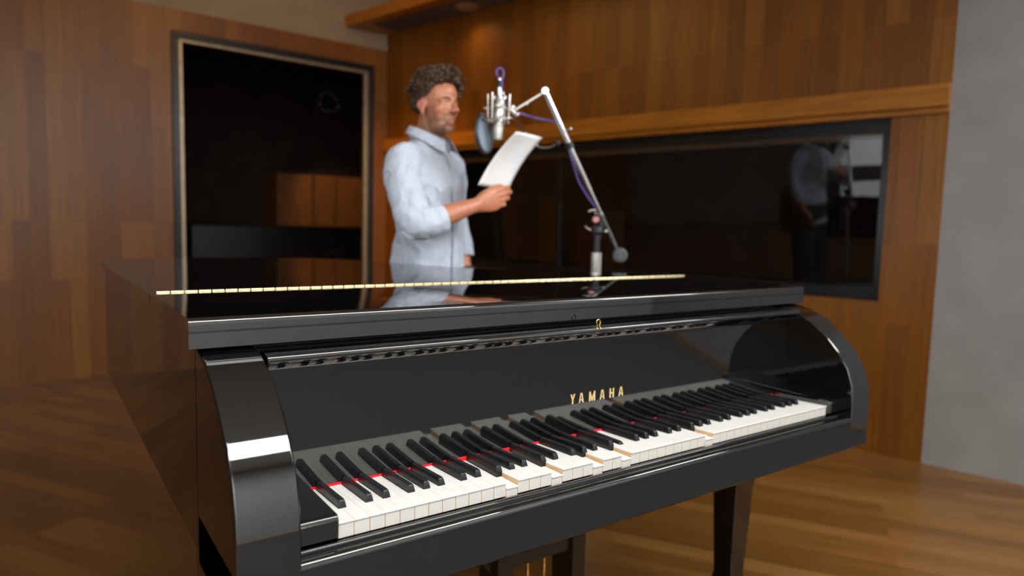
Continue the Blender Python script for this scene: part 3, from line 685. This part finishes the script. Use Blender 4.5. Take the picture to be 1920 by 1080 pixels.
# hair: lumpy mass under hundreds of small curls
def hair():
    m = MB(); rnd = random.Random(3)
    C = Vector((0, .026, 1.606))
    def surf(th, ph):
        # th: angle from up, ph: azimuth (0 = forwards)
        d = Vector((math.sin(th)*math.sin(ph), math.sin(th)*math.cos(ph), math.cos(th)))
        r = Vector((.074, .086, .080))
        return d, Vector((d.x*r.x, d.y*r.y, d.z*r.z))
    def limit(ph):
        """how far down the hair grows for an azimuth"""
        a = abs((ph+PI) % (2*PI)-PI)
        pts = [(0, 1.02), (.5, 1.08), (.95, 1.24), (1.25, 1.62), (1.50, 1.72), (1.75, 1.62), (2.0, 2.02), (2.4, 2.28), (3.15, 2.36)]
        for (a0, v0), (a1, v1) in zip(pts, pts[1:]):
            if a <= a1: return v0+(v1-v0)*(a-a0)/(a1-a0)
        return 2.3
    # under-mass
    rings = []
    for i in range(1, 15):
        ring = []
        for k in range(40):
            ph = 2*PI*k/40; th = limit(ph)*i/14.; d, p = surf(th, ph)
            t = .012+.010*noise.noise(d*5)
            if i == 14: t = -.004
            ring.append(C+p+d*t)
        rings.append(ring)
    m.loft(rings)
    n = 0
    while n < 1500:
        ph = rnd.uniform(-PI, PI); u = rnd.random(); th = math.acos(1-2*u*.93)
        L_ = limit(ph)
        if th > L_: continue
        d, p = surf(th, ph)
        front = max(0, math.cos(ph))*max(0, math.sin(th)); top = max(0, math.cos(th))
        lump = .012*noise.noise(d*3.2+Vector((3, 1, 2)))
        h = rnd.uniform(.004, .020)*(1+.25*top+.9*front*(1+.5*math.cos(ph+.5)))*(.55 if th > 1.5 else 1)+lump
        if L_-th < .12: h *= .55
        c = C+p+d*h
        ax_ = Vector((rnd.gauss(0, 1), rnd.gauss(0, 1), rnd.gauss(0, 1))).normalized()
        x = ax_.orthogonal().normalized(); y = ax_.cross(x)
        R0 = rnd.uniform(.0045, .0095); turns = rnd.uniform(.8, 1.5); a0 = rnd.uniform(0, 6)
        pts = [c+x*(R0*(1-.35*t)*math.cos(a0+turns*2*PI*t))+y*(R0*(1-.35*t)*math.sin(a0+turns*2*PI*t))+ax_*(.012*(t-.5)) for t in [j/9 for j in range(10)]]
        m.tube(pts, [.0010]+[.0021+.0006*rnd.random()]*8+[.0008], 5); n += 1
    for v in m.bm.verts: v.co = HR(v.co)
    m.build('hair', M['hair'], man, smooth=60)
hair()

# shirt
def shirt():
    m = MB(); T = m.tube
    def ring(z, w, d, cx, cy, p=2.4, n=48, wob=0., ph=0.):
        out = []
        for k in range(n):
            a = 2*PI*k/n; c, s_ = math.cos(a), math.sin(a)
            r = 1+wob*(.6*math.sin(5*a+ph)+.4*math.sin(9*a-2*ph))
            out.append((cx+w*r*math.copysign(abs(c)**(2/p), c), cy+d*r*math.copysign(abs(s_)**(2/p), s_), z))
        return out
    m.loft([ring(z, w, d, cx, cy, p=2.15, wob=wb, ph=z*9) for z, w, d, cx, cy, wb in (
        (.80, .175, .120, 0, .005, .030), (.88, .170, .118, 0, .005, .030), (.96, .167, .117, 0, .003, .026), (1.00, .165, .116, 0, .003, .022), (1.04, .160, .112, 0, .008, .022), (1.10, .152, .104, 0, .016, .022), (1.16, .152, .104, 0, .016, .02),
        (1.22, .158, .110, 0, .008, .016), (1.28, .166, .114, 0, .002, .012), (1.33, .166, .110, 0, -.002, .006), (1.365, .152, .100, 0, -.008, .004), (1.395, .124, .086, 0, -.010, 0), (1.425, .092, .072, 0, -.006, 0), (1.450, .070, .062, 0, .0, 0))])
    # right sleeve
    T(smoothpts([(.090, -.008, 1.375), (.150, .002, 1.362), (.204, .034, 1.305), (.238, .070, 1.262), (.262, .112, 1.200), (.276, .142, 1.152), (.262, .164, 1.146), (.236, .178, 1.149)], 4),
      lerps([.052, .062, .064, .061, .060, .061, .058, .054], 4), 22)
    # left sleeve
    T(smoothpts([(-.090, -.008, 1.375), (-.145, 0, 1.362), (-.180, -.012, 1.30), (-.198, -.022, 1.22), (-.205, -.012, 1.14), (-.200, .012, 1.085), (-.192, .030, 1.045)], 4), lerps([.052, .060, .060, .056, .055, .052, .050], 4), 20)
    # folds: soft ridges lying on the cloth
    for pts, r in (
        ([(.262, .045, 1.30), (.290, .10, 1.22), (.318, .13, 1.165)], .009),
        ([(.225, .095, 1.300), (.255, .135, 1.235), (.262, .172, 1.185)], .010), ([(.300, .165, 1.19), (.285, .19, 1.145), (.255, .205, 1.11)], .009),
        ([(.325, .125, 1.165), (.320, .155, 1.125), (.290, .185, 1.095)], .009),
        ([(.30, .10, 1.14), (.315, .13, 1.11), (.30, .16, 1.085)], .009)):
        T(smoothpts(pts, 4), lerps([.002, r, .002], 4), 10)
    DIM = [(.80, .175, .120, 0, .005), (.96, .167, .117, 0, .003), (1.04, .160, .112, 0, .008), (1.10, .152, .104, 0, .016), (1.16, .152, .104, 0, .016), (1.22, .158, .110, 0, .008), (1.28, .166, .114, 0, .002), (1.33, .166, .110, 0, -.002), (1.40, .12, .085, 0, -.01)]
    def onshirt(a, z):
        for q0, q1 in zip(DIM, DIM[1:]):
            if z <= q1[0]:
                t = (z-q0[0])/(q1[0]-q0[0]); w, d, cx, cy = [q0[i]+(q1[i]-q0[i])*t for i in (1, 2, 3, 4)]
                c, s_ = math.cos(a), math.sin(a)
                return (cx+w*math.copysign(abs(c)**.93, c), cy+d*math.copysign(abs(s_)**.93, s_), z)
    for fold, r in (([(-.9, 1.20), (-.4, 1.12), (.1, 1.02)], .010), ([(-1.3, 1.14), (-.8, 1.06), (-.3, .98)], .010), ([(-.3, 1.14), (.3, 1.07), (.9, 1.03)], .010), ([(.0, 1.03), (.6, .995), (1.2, 1.0)], .009), ([(.1, .97), (.7, .955), (1.3, .94)], .009),
                    ([(.9, 1.34), (1.1, 1.25), (.9, 1.16)], .008), ([(.7, 1.32), (.8, 1.22), (.7, 1.14)], .008), ([(2.2, 1.32), (1.9, 1.22), (2.0, 1.10)], .008), ([(1.2, 1.16), (1.6, 1.08), (2.1, 1.03)], .008), ([(-.1, 1.22), (.4, 1.16), (.8, 1.14)], .009), ([(-.6, 1.30), (-.5, 1.22), (-.2, 1.15)], .009)):
        T(smoothpts([onshirt(a, z) for a, z in fold], 5), lerps([.002, r, .002], 5), 10)
    o = m.build('shirt', M['shirt'], man, smooth=0)
    r = o.modifiers.new('remesh', 'REMESH'); r.mode = 'VOXEL'; r.voxel_size = .0055; r.use_smooth_shade = True
    s = o.modifiers.new('smooth', 'SMOOTH'); s.factor = .5; s.iterations = 4
    tx = bpy.data.textures.new('cloth_rumple', 'CLOUDS'); tx.noise_scale = .055; tx.noise_depth = 2
    d = o.modifiers.new('rumple', 'DISPLACE'); d.texture = tx; d.strength = .012; d.mid_level = .5; d.texture_coords = 'LOCAL'
    return o
sh = shirt()
# collar: standing band and two turned-down wings
def strip(name, P0, P1, th=.0022, parent=sh, k=5):
    a, b = smoothpts(P0, k), smoothpts(P1, k); m = MB(); rings = []
    for p, q in zip(a, b):
        d = (q-p).normalized(); n_ = Vector((p.x, p.y-.0, 0)).normalized(); rings.append([p-n_*th, q-n_*th, q+n_*th, p+n_*th])
    m.loft(rings); o = m.build(name, M['shirt'], parent, smooth=60)
    sb = o.modifiers.new('s', 'SUBSURF'); sb.levels = 1; sb.render_levels = 1
    return o
for s in (-1, 1):
    top = [(0, -.068, 1.505), (s*.036, -.060, 1.503), (s*.062, -.030, 1.496), (s*.067, .008, 1.485), (s*.055, .046, 1.470), (s*.032, .074, 1.455), (s*.020, .086, 1.447)]
    low = [(0, -.086, 1.462), (s*.046, -.078, 1.460), (s*.082, -.040, 1.450), (s*.092, .004, 1.436), (s*.086, .046, 1.415), (s*.072, .086, 1.392), (s*.056, .112, 1.378)]
    low = [tuple(Vector(p).lerp(Vector(q), .78)) for p, q in zip(top, low)]
    strip('collar_wing', top, low)
    band = [(0, -.064, 1.497), (s*.034, -.056, 1.495), (s*.058, -.028, 1.488), (s*.062, .008, 1.477), (s*.050, .044, 1.462), (s*.028, .068, 1.447), (s*.014, .078, 1.44)]
    blow = [(p[0]*1.12, p[1]*1.12-.002, p[2]-.04) for p in band]
    strip('collar_band', band, blow)
# front placket with buttons, rolled cuffs
pm = MB(); rings = []
for z, y in ((1.405, .078), (1.35, .106), (1.29, .1165), (1.22, .1205), (1.16, .1220), (1.10, .1220), (1.04, .1220), (1.0, .1215), (.94, .1225), (.86, .1250)):
    rings.append([(-.016, y+.001, z), (.016, y+.001, z), (.016, y+.0045, z), (-.016, y+.0045, z)])
pm.loft(rings).build('placket', M['shirt'], sh, smooth=60)
for z, y in ((1.36, .1040), (1.27, .1200), (1.18, .1225), (1.09, .1225), (1.0, .1220)):
    MB().lathe((0, y+.003, z), [(.001, 0), (.0055, 0), (.0055, .002), (.001, .0022)], 16, axis=(0, 1, 0)).build('button', M['key_front_shaded'], sh)
def cuff(P, axis, r, L_):
    ax_ = Vector(axis).normalized()
    m = MB(); m.lathe(P, [(r*.93, 0), (r, .004), (r*1.03, L_*.5), (r*1.0, L_-.004), (r*.95, L_), (r*.86, L_-.002), (r*.84, L_*.4), (r*.86, .002)], 32, axis=ax_)
    m.lathe(Vector(P)-ax_*.012, [(r*.95, 0), (r*1.045, .004), (r*1.06, L_*.35), (r*1.02, L_*.5), (r*.9, L_*.5)], 32, axis=ax_)
    m.build('cuff', M['shirt'], sh, smooth=60)
cuff((.240, .176, 1.148), (-.80, .42, .26), .0500, .052)
cuff((-.1965, .020, 1.066), (.10, .30, -.95), .0475, .055)
# trousers and shoes
m = MB()
m.loft([[(.166*math.cos(2*PI*k/32), .008+.122*math.sin(2*PI*k/32), z) for k in range(32)] for z in (.84, .97)])
for s in (-1, 1): m.tube([(s*.078, .004, .90), (s*.088, .01, .70), (s*.097, .012, .48), (s*.10, .0, .28), (s*.105, -.01, .075+FZ)], [.108, .096, .078, .072, .068], 24)
o = m.build('trousers', M['denim'], man, smooth=0)
r = o.modifiers.new('remesh', 'REMESH'); r.mode = 'VOXEL'; r.voxel_size = .009; r.use_smooth_shade = True
s_ = o.modifiers.new('smooth', 'SMOOTH'); s_.iterations = 4
MB().box((-.168, -.112, .955), (.166, .122, .985)).build('belt', M['shoe'], man, bevel=.06, bseg=8)
for s in (-1, 1): MB().tube([(s*.105, -.06, .052+FZ), (s*.108, .02, .050+FZ), (s*.113, .10, .042+FZ), (s*.117, .16, .034+FZ)], [.046, .048, .046, .032], 18, round_ends=True, squash=.95).box((s*.11-.042, -.10, FZ), (s*.11+.042, .18, FZ+.018)).build('shoe', M['shoe'], man, bevel=.004)

# the sheet of paper in his hand
TL, TR = at(968, 247, 2.40), at(1017, 258.5, 2.57)
BL, BR = at(896, 347, 2.43), at(951, 359, 2.59)
nrm = (TR-TL).cross(BL-TL).normalized()
pm = MB(); nu, nv = 12, 16; grid = []
for j in range(nv+1):
    row = []
    v = j/nv
    for i in range(nu+1):
        u = i/nu; p = TL.lerp(TR, u).lerp(BL.lerp(BR, u), v)
        p = p+nrm*(.012*math.sin(PI*v)+.006*math.sin(PI*u)*(1-v)); row.append(p)
    grid.append(row)
for off in (0, 1):
    pass
va = [[pm.bm.verts.new(p) for p in r] for r in grid]
for j in range(nv):
    for i in range(nu): pm.face([va[j][i], va[j][i+1], va[j+1][i+1], va[j+1][i]])
ps = pm.build('sheet_of_paper', M['paper'], None, smooth=180)
sd = ps.modifiers.new('thick', 'SOLIDIFY'); sd.thickness = .0004
tag(ps, 'curved white sheet of paper held up in his right hand', 'paper')

# ------------------------------------------------------------------ LIGHT
def area(name, loc, target, sx_, sy_, power, color=(1, 1, 1), spread=180):
    l = bpy.data.lights.new(name, 'AREA'); l.shape = 'RECTANGLE'; l.size = sx_; l.size_y = sy_; l.energy = power; l.color = color; l.spread = math.radians(spread)
    o = bpy.data.objects.new(name, l); COL.objects.link(o); o.location = loc
    d = Vector(target)-Vector(loc); o.rotation_euler = d.to_track_quat('-Z', 'Y').to_euler()
    return o
def spot(name, loc, target, power, ang, color, blend=.6, r=.05):
    l = bpy.data.lights.new(name, 'SPOT'); l.energy = power; l.spot_size = math.radians(ang); l.spot_blend = blend; l.color = color; l.shadow_soft_size = r
    o = bpy.data.objects.new(name, l); COL.objects.link(o); o.location = loc
    o.rotation_euler = (Vector(target)-Vector(loc)).to_track_quat('-Z', 'Y').to_euler(); return o
WARM = (1, .62, .30)
area('ceiling_softbox_light', (.55, -1.2, 2.75), (.55, 0, .7), 2.3, .5, 38, (1, .985, .96), 120)
area('ceiling_softbox_light', (3.15, -1.2, 2.75), (2.8, 0, .7), .8, .5, 13, (1, .98, .95), 110)
area('added_wall_wash_light', (-1.6, -1.7, 3.2), (-1.3, -3.0, 1.0), 2.0, .5, 270, (.98, .99, 1), 140)  # added lamp, brightens the wall that the lacquer reflects
area('added_wall_wash_light', (2.6, -1.9, 3.2), (2.6, -3.0, 1.0), 2.0, .5, 90, (1.0, .99, 1), 140)  # second added lamp for the reflected wall, right half
area('man_key_light', (2.6, -.6, 2.7), (.9, 1.4, 1.4), 1.1, 1.1, 10, (.90, .95, 1), 60)
area('added_man_fill_light', (-.9, .9, 1.45), (.85, 1.42, 1.02), .8, .8, 2.2, (.90, .95, 1), 70)  # added fill lamp, lifts the lower part of the shirt
spot('downlight_beam', (dc.x, dc.y, dc.z-.02), (dc.x+.05, dc.y-.01, 1.2), 7, 140, (1, .62, .22), 1.0)
area('room_wash_light', (.9, 3.0, 3.2), (2.3, 4.0, 1.3), 1.6, 1.6, 19, (1, .52, .18))
spot('added_corner_wash_light', (1.5, 3.1, 3.0), (2.2, 4.8, .5), 260, 62, (1, .56, .20), 1.0)  # added lamp, brightens the low wood beside the doorway
spot('adjoining_room_light', (CX+.1, CY+1.3, 2.5), (CX+.6, CY+2.6, 1.25), 45, 50, WARM)
spot('control_room_light', (3.5, 3.9, 2.4), (3.9, 4.4, .9), 2.5, 90, WARM)

w = bpy.data.worlds.new('world'); w.use_nodes = True; S.world = w
w.node_tree.nodes['Background'].inputs[0].default_value = (.05, .045, .04, 1)
w.node_tree.nodes['Background'].inputs[1].default_value = .3

# ------------------------------------------------------------------ CAMERA
cd = bpy.data.cameras.new('camera'); cam = bpy.data.objects.new('camera', cd); COL.objects.link(cam); S.camera = cam
mw = Matrix((RR, UU, -_f)).transposed().to_4x4(); mw.translation = CAM; cam.matrix_world = mw
cd.sensor_width = 36; cd.lens = FPX/1920*36; cd.clip_start = .02; cd.clip_end = 60
cd.dof.use_dof = True; cd.dof.focus_distance = 1.12; cd.dof.aperture_fstop = 2.4
S.view_settings.view_transform = 'Standard'; S.view_settings.look = 'None'; S.view_settings.gamma = 1; S.view_settings.exposure = -.5
